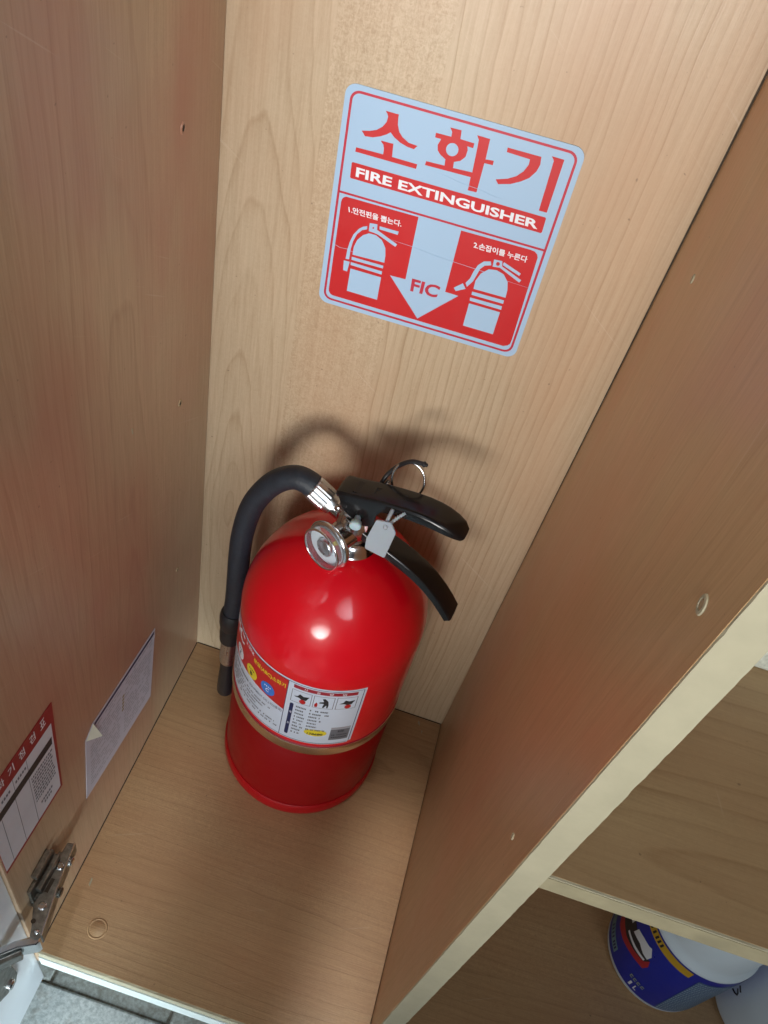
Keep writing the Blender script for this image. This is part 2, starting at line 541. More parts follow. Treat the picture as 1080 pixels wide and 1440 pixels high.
def stone(name, a, b, rough=0.7):
    t = NT(name)
    n = t.noise(t.obj(), 260, 4, 0.7)
    c = t.mix(t.ramp(n, [(0.38, 0.0), (0.62, 1.0)]), tuple(a) + (1,), tuple(b) + (1,))
    d = t.ramp(t.noise(t.obj(), 42, 4, 0.65), [(0.55, 0.0), (0.72, 0.6)])
    c = t.mix(d, c, (0.24, 0.20, 0.14, 1))
    t.set(color=c, rough=rough)
    t.bump(n, 0.3, 0.0008)
    return t.mat
TILE = stone('stone_tile', (0.50, 0.56, 0.55), (0.80, 0.85, 0.84))
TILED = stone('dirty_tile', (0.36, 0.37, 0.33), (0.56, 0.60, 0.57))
GROUT = stone('grout', (0.22, 0.20, 0.15), (0.42, 0.41, 0.36), 0.9)

# ------------------------------------------------------------------ tiled ground in front of the cupboard
W, D, DD, TH = 0.2687, 0.311, 0.292, 0.0142
floor = mk('floor', box(-0.9, 1.4, -1.6, -0.20, -0.14, -0.1022), GROUT)
tagp(floor, 'pale speckled tile floor with dirty joints in front of the cupboard', None, None, 'structure')
random.seed(4)
for x0, x1, y0, y1, z, m in [
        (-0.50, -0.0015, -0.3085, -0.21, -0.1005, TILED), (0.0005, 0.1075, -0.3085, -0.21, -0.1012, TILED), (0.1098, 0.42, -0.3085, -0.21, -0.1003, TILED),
        (-0.60, 0.39, -0.71, -0.3099, -0.100, TILE), (0.394, 1.2, -0.71, -0.3099, -0.1004, TILE), (-0.60, 0.39, -1.2, -0.714, -0.1, TILE)]:
    mk('tile', box(x0, x1, y0, y1, -0.12, z), m, floor, bevel=0.0018)

# ------------------------------------------------------------------ the cupboard
cup = empty('cupboard', (0, 0, 0), 0, 'maple veneer cupboard with open compartments holding the red extinguisher', 'cupboard')
HT = 1.30
XR = 0.80
back = mk('back_panel', box(-0.02, XR, 0.0, 0.006, -0.03, HT), W_BACK, cup)
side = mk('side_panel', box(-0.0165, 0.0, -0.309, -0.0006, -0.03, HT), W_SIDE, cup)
bottom = mk('bottom_panel', box(0.0008, W - 0.0006, -0.3085, -0.0010, -0.018, 0.0), W_FLOOR, cup)
bottom2 = mk('bottom_panel', box(W + TH + 0.0006, XR, -0.3085, -0.0010, -0.018, 0.0), W_FLOOR, cup)
div = mk('divider_panel', box(W, W + TH, -DD + 0.0012, -0.0008, -0.03, HT), W_DIV, cup)
ZS, ST = 0.3845, 0.0145
shelf = mk('shelf', box(W + TH + 0.0005, XR, -DD + 0.0035, -0.001, ZS - ST, ZS), W_SHELF, cup)

shade_shelf = mk('shelf', box(W + TH + 0.0005, XR, -DD + 0.0035, -0.001, 0.74, 0.7545), W_SHELF, cup)  # unseen shelf, added to darken the back of the one below

def edging(x0, x1, y0, y1, z0, z1, axis, mat, parent, amp=0.00035, step=0.004, name='edge_band'):
    """thin band whose long edges are slightly worn"""
    rnd = random.Random(int((x0 + z1) * 1e5) & 0xffff)
    a0, a1 = ((z0, z1) if axis == 2 else (x0, x1))
    n = max(4, int((a1 - a0) / step))
    secs = []
    for i in range(n + 1):
        a = a0 + (a1 - a0) * i / n
        j = [rnd.uniform(-amp, amp) * (2.2 if rnd.random() < 0.08 else 1) for _ in range(2)]
        if axis == 2:
            secs.append([(x0 + abs(j[0]) * .6, y0, a), (x1 - abs(j[1]) * .6, y0, a), (x1, y1, a), (x0, y1, a)])
        else:
            secs.append([(a, y0, z0 + abs(j[0]) * .6), (a, y0, z1 - abs(j[1]) * .6), (a, y1, z1), (a, y1, z0)])
    return mk(name, sweep(secs), mat, parent, bevel=0)

edging(W + 0.0002, W + TH - 0.0002, -DD, -DD + 0.0012, 0.0, HT, 2, EDGE, div)
edging(W + TH + 0.0008, XR, -DD + 0.0022, -DD + 0.0035, ZS - ST + 0.0002, ZS - 0.0014, 0, EDGE_T, shelf)
edging(W + TH + 0.0008, XR, -DD + 0.0024, -DD + 0.0035, ZS - 0.0013, ZS - 0.0002, 0, EDGE, shelf, amp=0.0004)
edging(0.001, XR, -D + 0.0008, -0.3085, -0.011, -0.0003, 0, EDGE, bottom, amp=0.0007)
edging(0.0005, XR, -D, -0.3085, -0.031, -0.0114, 0, EDGE_W, bottom, name='front_rail')
mk('edge_band', box(-0.0160, -0.0002, -0.3097, -0.309, -0.03, HT), W_SIDE, side)
mk('side_panel', box(XR, XR + 0.0165, -0.309, 0.006, -0.03, HT), W_SIDE, cup)
mk('top_panel', box(-0.0165, XR + 0.0165, -0.309, 0.006, HT + 0.0005, HT + 0.018), W_SIDE, cup)
mk('joint', prism([(0.12, 0.0), (0.30, 0.0004), (0.55, 0.0010), (HT, 0.0013), (HT, 0.0), ], [], lambda u, v, t: (W - 0.0001 - v, -0.0003 - t, u), 0.0, 0.0004), DARKG, cup)
mk('joint', box(0.0, 0.0007, -0.309, -0.001, 0.0001, 0.0006), DARKG, cup)
mk('joint', box(0.001, W - 0.001, -0.0011, -0.0003, 0.0001, 0.0006), DARKG, cup)
mk('plinth', box(-0.016, XR, -0.16, -0.15, -0.12, -0.031), EDGE_W, cup)

# screw and shelf-pin holes, chips
def hole(parent, pos, axis_sign, r, ring, elong=1.0, name='pin_hole', core=DARKG):
    x, y, z = pos
    o = lathe([(r * 1.75, 0.0), (r * 1.6, 0.0005), (r * 1.05, 0.0006), (r, 0.0003), (r, -0.004), (0, -0.004)], 20)
    M = Matrix.Translation(pos) @ Matrix.Rotation(axis_sign * pi / 2, 4, 'Y') @ Matrix.Diagonal((elong, 1, 1, 1))
    h = mk(name, xf(o, M), ring, parent, smooth=True, sharp=0.7)
    c = lathe([(r * 0.8, -0.0002), (r * 0.8, 0.0005), (0, 0.0005)], 16)
    mk('hole_core', xf(c, M), core, parent)
for (y, z, r) in [(-0.0531, 0.5554, 0.0017), (-0.0520, 0.3684, 0.0015), (-0.0531, 0.1857, 0.0012)]:
    hole(side, (0.0, y, z), 1, r, RAW if z < 0.5 else W_SIDE, 1.15)
for (y, z, r, m) in [(-0.2723, 0.5647, 0.0020, EDGE), (-0.0602, 0.5630, 0.0013, EDGE), (-0.2701, 0.3703, 0.0010, EDGE)]:
    hole(div, (W, y, z), -1, r, m, 1.15, core=RAW)
def chip(parent, pts, fn, mat=EDGE):
    mk('chip', prism(pts, [], fn, 0.0, 0.0003), mat, parent)
chip(side, [(-0.1208, 0.4015), (-0.1196, 0.4010), (-0.1192, 0.3965), (-0.1203, 0.3968)], lambda u, v, t: (t, u, v))
chip(bottom, [(0.2445, -0.005), (0.2465, -0.0062), (0.2475, -0.0105), (0.2450, -0.008)], lambda u, v, t: (u, v, t))
chip(bottom, [(0.2502, -0.0145), (0.2515, -0.0150), (0.2512, -0.019)], lambda u, v, t: (u, v, t))
chip(bottom, [(0.0125, -0.246), (0.0139, -0.2475), (0.0142, -0.2535), (0.0127, -0.252)], lambda u, v, t: (u, v, t))
cap = mk('screw_cap', xf(lathe([(0.0, 0.0003), (0.0060, 0.0003), (0.0065, 0.0001), (0.0069, 0.0003), (0.0075, 0.0003), (0.0080, 0.0)], 36), Matrix.Translation((0.0356, -0.2808, 0.0))), W_FLOOR, bottom, smooth=True)

# white door folded back, with its concealed hinge
door = mk('door', box(-0.0200, -0.0030, -0.595, -0.3100, -0.078, HT), DOORW, cup, bevel=0.0008)
ARM = [(0.0060, -0.2571), (0.0116, -0.2556), (0.0151, -0.2850), (0.0214, -0.3190), (0.0190, -0.3225), (0.0140, -0.3222), (0.0122, -0.3170), (0.0052, -0.3023), (0.0048, -0.2800)]
hinge = mk('hinge', prism(ARM, [], lambda u, v, t: (u, v, t), 0.0845, 0.100), STEEL, cup, bevel=0.0008)
mk('mounting_plate', join(box(0.0001, 0.0030, -0.300, -0.268, 0.080, 0.112), box(0.0030, 0.0085, -0.2985, -0.2640, 0.087, 0.0985)), STEEL, hinge, bevel=0.0007)
mk('plate_rib', box(0.0001, 0.0048, -0.2925, -0.2720, 0.1185, 0.1230), STEEL, hinge, bevel=0.0009)
mk('plate_rib', box(0.0030, 0.0075, -0.2950, -0.2690, 0.1015, 0.1085), STEEL, hinge, bevel=0.0009)
mk('screw', xf(lathe([(0.0037, 0), (0.0037, 0.0012), (0.0026, 0.002), (0, 0.002)], 18), Matrix.Translation((0.0128, -0.2665, 0.092)) @ Matrix.Rotation(pi / 2, 4, 'Y')), CHROME, hinge, smooth=True, sharp=0.6)
mk('screw', xf(lathe([(0.0037, 0), (0.0037, 0.0012), (0.0026, 0.002), (0, 0.002)], 18), Matrix.Translation((0.0160, -0.2880, 0.0915)) @ Matrix.Rotation(pi / 2, 4, 'Y')), STEEL, hinge, smooth=True, sharp=0.6)
mk('pivot_pin', xf(lathe([(0.0018, 0), (0.0018, 0.0009), (0.0011, 0.0015), (0, 0.0015)], 16), Matrix.Translation((0.0170, -0.3180, 0.1000))), CHROME, hinge, smooth=True)
mk('screw_hole', xf(lathe([(0.0017, 0), (0.0017, 0.0003), (0, 0.0003)], 16), Matrix.Translation((0.0112, -0.3125, 0.1000))), DARKG, hinge)
mk('arm_slot', box(0.0080, 0.0108, -0.2930, -0.2830, 0.0999, 0.1002), DARKG, hinge)
for hx, hy in ((0.0095, -0.2740), (0.0118, -0.3020)):
    mk('screw', xf(lathe([(0.0030, 0), (0.0030, 0.0007), (0.0022, 0.0014), (0.0010, 0.0014), (0.0009, 0.0008), (0, 0.0008)], 18), Matrix.Translation((hx, hy, 0.1000))), CHROME, hinge, smooth=True, sharp=0.6)
mk('arm_lip', prism([(0.0116, -0.2556), (0.0151, -0.2850), (0.0214, -0.3190), (0.0204, -0.3192), (0.0142, -0.2850), (0.0107, -0.2558)], [], lambda u, v, t: (u, v, t), 0.0997, 0.1012), CHROME, hinge)
LINK = [(0.0205, -0.3190), (0.0218, -0.3225), (0.0205, -0.3252), (0.0100, -0.3305), (-0.0030, -0.3415), (-0.0030, -0.3350), (0.0055, -0.3270), (0.0140, -0.3215)]
mk('link_arm', prism(LINK, [], lambda u, v, t: (u, v, t), 0.0800, 0.0985), CHROME, hinge, bevel=0.0012)
mk('link_arm', prism([(0.0120, -0.3300), (0.0135, -0.3330), (-0.0030, -0.3490), (-0.0030, -0.3440)], [], lambda u, v, t: (u, v, t), 0.0830, 0.0955), STEEL, hinge, bevel=0.0008)
# hinge cup screwed to the door face (plane x = -0.003): outline in (y, z)
CUPP = [(-0.3385, 0.0760), (-0.3300, 0.0660), (-0.3290, 0.0560), (-0.3335, 0.0520), (-0.3315, 0.0400), (-0.3305, 0.0200), (-0.3345, 0.0100), (-0.3440, 0.0150),
        (-0.3520, 0.0250), (-0.3620, 0.0500), (-0.3640, 0.0850), (-0.3620, 0.1250), (-0.3520, 0.1450), (-0.3420, 0.1450), (-0.3400, 0.1150), (-0.3430, 0.1000)]
mk('cup_flange', prism(CUPP, [], lambda u, v, t: (t, u, v), -0.0029, -0.0012), STEEL, hinge, bevel=0.0005)
M = Matrix.Translation((-0.0012, -0.352, 0.0850)) @ Matrix.Rotation(pi / 2, 4, 'Y') @ Matrix.Diagonal((1, 0.5, 1, 1))
mk('cup_bowl', xf(lathe([(0.0190, 0), (0.0185, 0.0022), (0.0165, 0.0026), (0.0150, 0.0008), (0, 0.0004)], 40), M), CHROME, hinge, smooth=True)
for y, z in ((-0.3395, 0.0225), (-0.3480, 0.1350)):
    mk('screw', xf(lathe([(0.0040, 0), (0.0039, 0.0014), (0.0028, 0.0024), (0.0012, 0.0026), (0.0010, 0.0016), (0, 0.0016)], 20), Matrix.Translation((-0.0012, y, z)) @ Matrix.Rotation(pi / 2, 4, 'Y')), CHROME, hinge, smooth=True, sharp=0.6)

# ------------------------------------------------------------------ FIRE EXTINGUISHER sticker (outlines in 0.01 mm, sticker frame)
SIGN={'so_top':[(-4290,5878),(-3547,5876),(-3541,5670),(-3497,5334),(-3349,4990),(-3115,4763),(-2737,4573),(-2217,4533),(-2377,4317),(-2758,4337),(-3191,4448),(-3569,4639),(-3826,4847),(-4020,4678),(-4360,4475),(-4745,4317),(-5204,4257),(-5429,4503),(-4999,4606),(-4615,4762),(-4319,5016),(-4136,5321),(-4102,5615),(-4183,5769)],'so_bar':[(-4276,4268),(-3556,4282),(-3505,3564),(-2028,3560),(-2041,3291),(-5620,3278),(-5603,3531),(-4027,3566),(-4035,3885),(-4108,4097),(-4229,4196)],'hwa':[(-675,5961),(-47,5977),(0,5524),(780,5503),(789,5246),(452,5255),(527,5054),(497,4685),(277,4406),(-58,4246),(-27,3911),(1061,3972),(977,5744),(823,5959),(1552,5949),(1590,4854),(2045,4902),(2056,4655),(1581,4642),(1568,2961),(1064,2942),(1041,3693),(-1597,3641),(-1575,3870),(-522,3911),(-552,4254),(-863,4411),(-1075,4610),(-1140,4895),(-1022,5244),(-1367,5244),(-1373,5492),(-511,5509),(-524,5770)],'hwa_hole':[(26,4955),(36,4844),(12,4735),(-43,4638),(-124,4562),(-223,4517),(-331,4505),(-436,4528),(-528,4584),(-598,4668),(-640,4770),(-648,4881),(-623,4990),(-568,5086),(-487,5160),(-388,5205),(-282,5217),(-178,5194),(-87,5138),(-16,5056)],'gi_a':[(2569,5777),(4443,5788),(4511,5371),(4430,4987),(4160,4544),(3763,4225),(3268,3941),(2616,3745),(2414,3962),(3032,4180),(3452,4440),(3755,4795),(3916,5203),(3904,5503),(2599,5534)],'gi_b':[(4960,5971),(5656,5970),(5658,2961),(5198,2954),(5139,5746),(5093,5836)],'banner':[(-5730,2600),(-5669,2665),(5666,2677),(5728,2617),(5753,1800),(5699,1730),(-5657,1726),(-5701,1784)],'panel':[(-6021,195),(-5985,377),(-5897,489),(-5756,567),(-1337,607),(-1315,-3529),(-2309,-3570),(-40,-5985),(2119,-3597),(1263,-3576),(1276,549),(5466,603),(5714,570),(5897,441),(5988,256),(6113,-5521),(6102,-5779),(5984,-5974),(5720,-6117),(-5728,-6131),(-5906,-6057),(-6014,-5893),(-6036,-5718)],'a_dome':[(-4854,-2932),(-4850,-2406),(-4706,-1897),(-4395,-1474),(-4056,-1253),(-3622,-1238),(-3213,-1438),(-2916,-1873),(-2825,-2378),(-2805,-2846)],'a_stripe1':[(-4877,-3076),(-2831,-3059),(-2829,-3251),(-4864,-3290)],'a_stripe2':[(-4886,-3448),(-2842,-3463),(-2836,-3683),(-4869,-3650)],'a_block':[(-4840,-3891),(-2834,-3878),(-2825,-5505),(-4848,-5497)],'a_hose':[(-4235,-844),(-4215,-1043),(-4504,-1183),(-4764,-1521),(-4938,-2034),(-5013,-2591),(-5017,-3304),(-5244,-3341),(-5217,-2721),(-5140,-2163),(-4974,-1586),(-4697,-1145),(-4479,-950)],'a_nozzle':[(-5335,-3473),(-4950,-3455),(-5022,-4159),(-5290,-4153)],'a_head':[(-4114,-603),(-3647,-552),(-3606,-897),(-2246,-1434),(-2337,-1614),(-3509,-1171),(-3796,-1129),(-4096,-1123)],'a_lever':[(-3493,-620),(-2311,-612),(-2331,-830),(-3477,-819)],'b_dome':[(2895,-2828),(2879,-2282),(3063,-1724),(3445,-1308),(3909,-1213),(4396,-1342),(4763,-1763),(4886,-2270),(4921,-2796)],'b_stripe1':[(2862,-3025),(4886,-2995),(4899,-3245),(2879,-3253)],'b_stripe2':[(2846,-3452),(4882,-3421),(4895,-3674),(2878,-3678)],'b_block':[(2884,-3867),(4870,-3855),(4866,-5499),(2893,-5505)],'b_hose':[(3446,-778),(3528,-1016),(3159,-1159),(2949,-1448),(2857,-1881),(2736,-2373),(2475,-2826),(2333,-2595),(2528,-2213),(2612,-1734),(2770,-1238),(3049,-903)],'b_nozzle':[(2185,-2671),(2430,-2980),(1883,-3327),(1711,-3140)],'b_head':[(3592,-601),(4090,-558),(4159,-886),(5497,-1391),(5423,-1577),(4055,-1007),(3625,-1073)],'b_lever':[(4198,-593),(5352,-991),(5297,-1160),(4174,-793)],'a_dot':[(-3804,-829),(-3808,-864),(-3831,-892),(-3864,-902),(-3894,-890),(-3910,-861),(-3905,-826),(-3882,-798),(-3849,-788),(-3819,-800)],'b_dot':[(3997,-771),(3995,-848),(3952,-910),(3883,-932),(3814,-906),(3773,-841),(3774,-764),(3818,-702),(3887,-680),(3955,-706)],'outer':[(-6686,6713),(6608,6893),(6659,-6757),(-6581,-6848)],'line':[(-6352,832),(6300,896),(6322,726),(-6363,659)],'t_fire':[(-5387,1888),(5452,1888),(5393,2420),(-5410,2455)],'t_fic':[(-876,-4228),(834,-4181),(935,-3307),(-920,-3329)],'t_1':[(-5461,-335),(-2218,-292),(-2231,90),(-5559,63)],'t_2':[(2229,-276),(5461,-242),(5445,162),(2164,141)]}
sign = empty('sign_sticker', (0.13676, -0.0001, 0.51537), 0, 'white and red fire extinguisher sticker with pictograms on the back panel', 'sign')
sign.rotation_euler = (0, radians(-1.2), 0)
SG = {k: [(a * 1e-5, b * 1e-5) for a, b in v] for k, v in SIGN.items()}
sf = lambda u, v, t: (u, -t, v)
base = mk('backing', prism(rrect(-0.0663, 0.0663, -0.0680, 0.0680, 0.0062), [], sf, 0.0, 0.00055), VINYL, sign)
mk('border', flat(rrect(-0.0633, 0.0633, -0.0651, 0.0651, 0.0055), [rrect(-0.0619, 0.0619, -0.0637, 0.0637, 0.0042)], sf, 0.00063), INKD, sign)
mk('rule', flat([(-0.0621, 0.0070), (0.0621, 0.0073), (0.0621, 0.0086), (-0.0621, 0.0083)], [], sf, 0.00063), INKD, sign)
mk('title_lettering', join(flat(SG['so_top'], [], sf, 0.00063), flat(SG['so_bar'], [], sf, 0.00063), flat(SG['hwa'], [SG['hwa_hole']], sf, 0.00063),
                           flat(SG['gi_a'], [], sf, 0.00063), flat(SG['gi_b'], [], sf, 0.00063)), INKR, sign)
ban = mk('banner', flat(SG['banner'], [], sf, 0.00063), INKR, sign)
mk('banner_lettering', text_quad('FIRE EXTINGUISHER', SG['t_fire'], sf, 0.00072, 0.03), INKW, ban)
pan = mk('red_panel', flat(SG['panel'], [], sf, 0.00063), INKR, sign)
mk('caption', text_quad('1.안전핀을 뽑는다.', SG['t_1'], sf, 0.00072, 0.022), INKW, pan)
mk('caption', text_quad('2.손잡이를 누른다', SG['t_2'], sf, 0.00072, 0.022), INKW, pan)
mk('arrow_lettering', text_quad('FIC', SG['t_fic'], sf, 0.00063, 0.03), INKD, sign)
for pre in ('a_', 'b_'):
    parts = [flat(SG[pre + k], [], sf, 0.00072) for k in ('dome', 'stripe1', 'stripe2', 'block', 'hose', 'nozzle', 'lever')]
    parts.append(flat(SG[pre + 'head'], [SG[pre + 'dot']], sf, 0.00072))
    mk('pictogram', join(*parts), VINYL, pan)
# slight creases pressed into the vinyl
for p0, p1 in (((-0.062, -0.0265), (-0.047, -0.0272)), ((-0.028, -0.0125), (0.0615, -0.0175)), ((-0.008, 0.0340), (0.030, 0.0300))):
    mk('crease', tube([(p0[0] + (p1[0] - p0[0]) * i / 6, -0.00066, p0[1] + (p1[1] - p0[1]) * i / 6 + 0.0004 * sin(i * 2.1)) for i in range(7)], [0.00004, 0.00012, 0.00015, 0.00012, 0.00015, 0.0001, 0.00003], 6), VINYL, sign)

# ------------------------------------------------------------------ papers on the side panel (plane x = 0, coordinates y, z)
wf = lambda u, v, t: (t, u, v)
note = empty('paper_notice', (0.0002, -0.158, 0.075), 0, 'small pale paper with dark blue top strip and folded corner on side panel', 'notice')
def npt(u, v, t): return (t, u + 0.158, v - 0.075)
TLc, TRc, BRc, BLc = (-0.2085, 0.1775), (-0.0965, 0.1585), (-0.1082, 0.0666), (-0.2193, 0.0905)
def nq(a, b):   # a: front->back 0..1, b: bottom->top 0..1
    return tuple((BLc[i] * (1 - a) + BRc[i] * a) * (1 - b) + (TLc[i] * (1 - a) + TRc[i] * a) * b for i in (0, 1))
mk('sheet', prism([BLc, BRc, TRc, nq(0.09, 1), nq(0, 0.90)], [], npt, 0, 0.0003), PAPER2, note)
mk('blue_strip', flat([nq(0.11, 0.935), nq(0.985, 0.935), nq(0.985, 0.975), nq(0.11, 0.975)], [], npt, 0.0004), INKN, note)
rows = []
rnd = random.Random(3)
for r in range(17):
    b = 0.885 - r * 0.048
    for c0, c1 in ((0.05, 0.48), (0.53, 0.96)):
        a = c0 + 0.01
        while a < c1 - 0.03:
            w_ = rnd.uniform(0.02, 0.07)
            if rnd.random() < 0.8:
                rows.append(flat([nq(a, b), nq(min(a + w_, c1), b), nq(min(a + w_, c1), b + 0.016), nq(a, b + 0.016)], [], npt, 0.0004))
            a += w_ + 0.012
mk('small_print', join(*rows), INKLG, note)
mk('fold_mark', join(*[flat([nq(0.50, 0.50 + .05 * i), nq(0.53, 0.50 + .05 * i), nq(0.53, 0.53 + .05 * i), nq(0.50, 0.53 + .05 * i)], [], npt, 0.00042) for i in range(5)]), plain('ink_ochre', (0.30, 0.24, 0.10), 0.6), note)
fl = [nq(0.09, 1.0), nq(0.0, 0.90), nq(0.125, 0.80)]
V = [npt(fl[0][0], fl[0][1], 0.0006), npt(fl[1][0], fl[1][1], 0.0006), npt(fl[2][0], fl[2][1], 0.006), npt(fl[2][0], fl[2][1], 0.0057)]
mk('folded_corner', (V, [(0, 1, 2), (0, 3, 1), (0, 2, 3), (1, 3, 2)]), PAPERB, note)

card = empty('inspection_card', (0.0002, -0.272, 0.17), 0, 'red bordered inspection card with white table on side panel above hinge', 'card')
def cpt(u, v, t): return (t, u + 0.272, v - 0.17)
Q0, Q1, Q2, Q3 = (-0.3085, 0.1738), (-0.2427, 0.1660), (-0.2366, 0.2716), (-0.3085, 0.2785)
mk('backing', prism([Q0, Q1, Q2, Q3], [], cpt, 0, 0.0004), TAGRED, card)
I0, I1, I2, I3 = (-0.3085, 0.1775), (-0.2447, 0.1695), (-0.2411, 0.2530), (-0.3085, 0.2612)
def cq(y, b):   # y coordinate, b 0..1 between the table's bottom and top
    k = (y + 0.3085) / (0.3085 - 0.243)
    return (y + 0.002 * (b - 0.5) * 1.0, (I0[1] + (I1[1] - I0[1]) * k) * (1 - b) + (I3[1] + (I2[1] - I3[1]) * k) * b)
mk('table_sheet', flat([I0, I1, I2, I3], [], cpt, 0.0005), PAPER, card)
mk('black_bar', flat([cq(-0.3075, 0.735), cq(-0.2445, 0.735), cq(-0.2440, 0.835), cq(-0.3075, 0.835)], [], cpt, 0.0006), INKK, card)
lines = [flat([cq(y, b0), cq(y + 0.0004, b0), cq(y + 0.0004, b1), cq(y, b1)], [], cpt, 0.0006) for y, b0, b1 in
         [(-0.2712, 0.0, 0.735), (-0.2855, 0.0, 0.735), (-0.2995, 0.0, 0.735), (-0.2700, 0.835, 1.0), (-0.2840, 0.835, 1.0)]]
mk('table_lines', join(*lines), INKG, card)
hd = []
for ch, y in zip('소화기점검표', (-0.3022, -0.2913, -0.2815, -0.2705, -0.2595, -0.2485)):
    z = 0.2655 - (y + 0.2485) * 0.10
    hd.append(text_rect(ch, y - 0.0028, y + 0.0028, z - 0.0045, z + 0.0045, cpt, 0.0006, 0.01))
mk('card_title', join(*hd), INKW, card)
rows = []
for y0, n in ((-0.2690, 9),):
    for r in range(n):
        a = y0
        while a < -0.2475:
            w_ = rnd.uniform(0.0008, 0.0025)
            b = 0.66 - r * 0.047
            rows.append(flat([cq(a, b), cq(a + w_, b), cq(a + w_, b + 0.026), cq(a, b + 0.026)], [], cpt, 0.0006))
            a += w_ + 0.0007
for y0, y1, b in ((-0.2650, -0.2520, 0.17), (-0.2620, -0.2540, 0.11), (-0.2820, -0.2715, 0.90), (-0.2960, -0.2870, 0.90)):
    a = y0
    while a < y1:
        rows.append(flat([cq(a, b), cq(a + 0.0016, b), cq(a + 0.0016, b + 0.035), cq(a, b + 0.035)], [], cpt, 0.0006)); a += 0.0023
mk('small_print', join(*rows), INKG, card)

# ------------------------------------------------------------------ the fire extinguisher (local +x = lever side)
ext = empty('fire_extinguisher', (0.1380, -0.0701, 0.0), radians(-8), 'red fire extinguisher with black hose, levers and round gauge on cupboard bottom', 'fire extinguisher')
RB = 0.0721
prof = [(0.0, 0.122), (0.070, 0.122), (RB, 0.124)]
prof += [(RB, 0.124 + (0.2301 - 0.124) * i / 6) for i in range(1, 7)]
ne = 30
for i in range(1, ne + 1):
    a = radians(77.5) * i / ne
    prof.append((RB * cos(a), 0.2301 + 0.0835 * sin(a)))
prof += [(0.0152, 0.3118), (0.0150, 0.3135), (0.0, 0.3135)]
mk('cylinder', lathe(prof, 96), REDP, ext, smooth=True, sharp=0.9)
mk('skirt', lathe([(0.0, 0.010), (0.0718, 0.010), (0.0718, 0.018), (0.0716, 0.121), (0.0700, 0.1235), (0.0, 0.1235)], 96), REDS, ext, smooth=True, sharp=0.9)
mk('base_ring', lathe([(0.0, 0.0005), (0.0670, 0.0005), (0.0708, 0.0016), (0.0727, 0.0045), (0.0735, 0.0090), (0.0736, 0.0150), (0.0732, 0.0188), (0.0723, 0.0202), (0.0700, 0.0204), (0.0, 0.0200)], 96), REDR, ext, smooth=True, sharp=0.9)
mk('band', lathe([(0.0719, 0.1238), (0.0728, 0.1240), (0.0730, 0.1248), (0.0730, 0.1348), (0.0728, 0.1356), (0.0719, 0.1358)], 128), BAND, ext, smooth=True, sharp=0.9)
mk('band_shade', lathe([(0.0719, 0.1358), (0.0725, 0.1359), (0.0726, 0.1375), (0.0719, 0.1377)], 96), INKM, ext, smooth=True)  # shadow line of the body lip above the band, put in as dark colour

# wrap-around label: u = angle in degrees, v = height
def lab(u, v, t): return ((RB + t) * cos(radians(u)), (RB + t) * sin(radians(u)), v)
def strip(u0, u1, v0, v1, t, step=1.5):
    n = max(1, int(abs(u1 - u0) / step)); V, F = [], []
    for i in range(n + 1):
        u = u0 + (u1 - u0) * i / n
        V += [lab(u, v0, t), lab(u, v1, t)]
    F = [(2 * i, 2 * i + 2, 2 * i + 3, 2 * i + 1) for i in range(n)]
    return V, F
U0, UM, U1, V0, V1 = -152.0, -91.4, -44.4, 0.1420, 0.2262
label = mk('label', join(strip(U0, U1 - 2, V0, V1, 0.00022), strip(U1 - 2, U1, V0 + 0.002, V1, 0.00022)), plain('label_white', (0.62, 0.68, 0.78), 0.32, var=0.03), ext, smooth=True)
T1, T2, T3 = 0.00034, 0.00046, 0.00058
mk('outline', join(strip(U0, U1 - 1.6, V1 - 0.0022, V1 - 0.0017, T1), strip(U0, U1 - 2.5, V0 + 0.0012, V0 + 0.0018, T1), strip(U1 - 1.9, U1 - 1.4, V0 + 0.003, V1 - 0.0017, T1),
                   strip(UM - 0.2, UM + 0.2, V0 + 0.0015, V1 - 0.002, T1)), INKN, label, smooth=True)
red_v, red_f = [], []
nn = 50
for i in range(nn + 1):
    u = (U0 + 1) + (UM - 0.2 - U0 - 1) * i / nn
    lo = 0.1872 - 0.006 * (abs(u + 121) / 30) ** 2
    red_v += [lab(u, lo, T1), lab(u, V1 - 0.0023, T1)]
red_f = [(2 * i, 2 * i + 2, 2 * i + 3, 2 * i + 1) for i in range(nn)]
lr = mk('red_field', (red_v, red_f), INKR, label, smooth=True)
def lt(name, body, u0, u1, v0, v1, mat, bold=0.01, t=T2):
    return mk(name, text_rect(body, u0, u1, v0, v1, lab, t, bold), mat, label)
lt('label_lettering', '분말(ABC)소화기', -118.5, -92.8, 0.2105, 0.2172, INKY, 0.02)
lt('label_lettering', '3.3kg', -128.5, -119.0, 0.2178, 0.2228, INKW, 0.015)
lt('label_lettering', 'FIC', -150.0, -131.0, 0.2100, 0.2225, INKW, 0.03)
for u, m, ch, cm in ((-135.4, INKW, 'A', INKN), (-119.2, INKY, 'B', INKK), (-104.4, INKB, 'C', INKW)):
    mk('class_badge', flatc(circ(u, 0.1952, 5.4, 0.0078), [], lab, T2, 1.5), m, label)
    lt('label_lettering', ch, u - 1.3, u + 1.3, 0.1913, 0.1958, cm, 0.03, T3)
    mk('badge_print', join(*[flat([(u - 2.6 + k * 1.4, 0.1975), (u - 1.8 + k * 1.4, 0.1975), (u - 1.8 + k * 1.4, 0.1990), (u - 2.6 + k * 1.4, 0.1990)], [], lab, T3) for k in range(4)]), cm, label)
lt('label_lettering', 'EQUIPMENT CO.,LTD(중국)', -119.5, -92.4, 0.1760, 0.1800, INKN, 0.005)
rnd = random.Random(11)
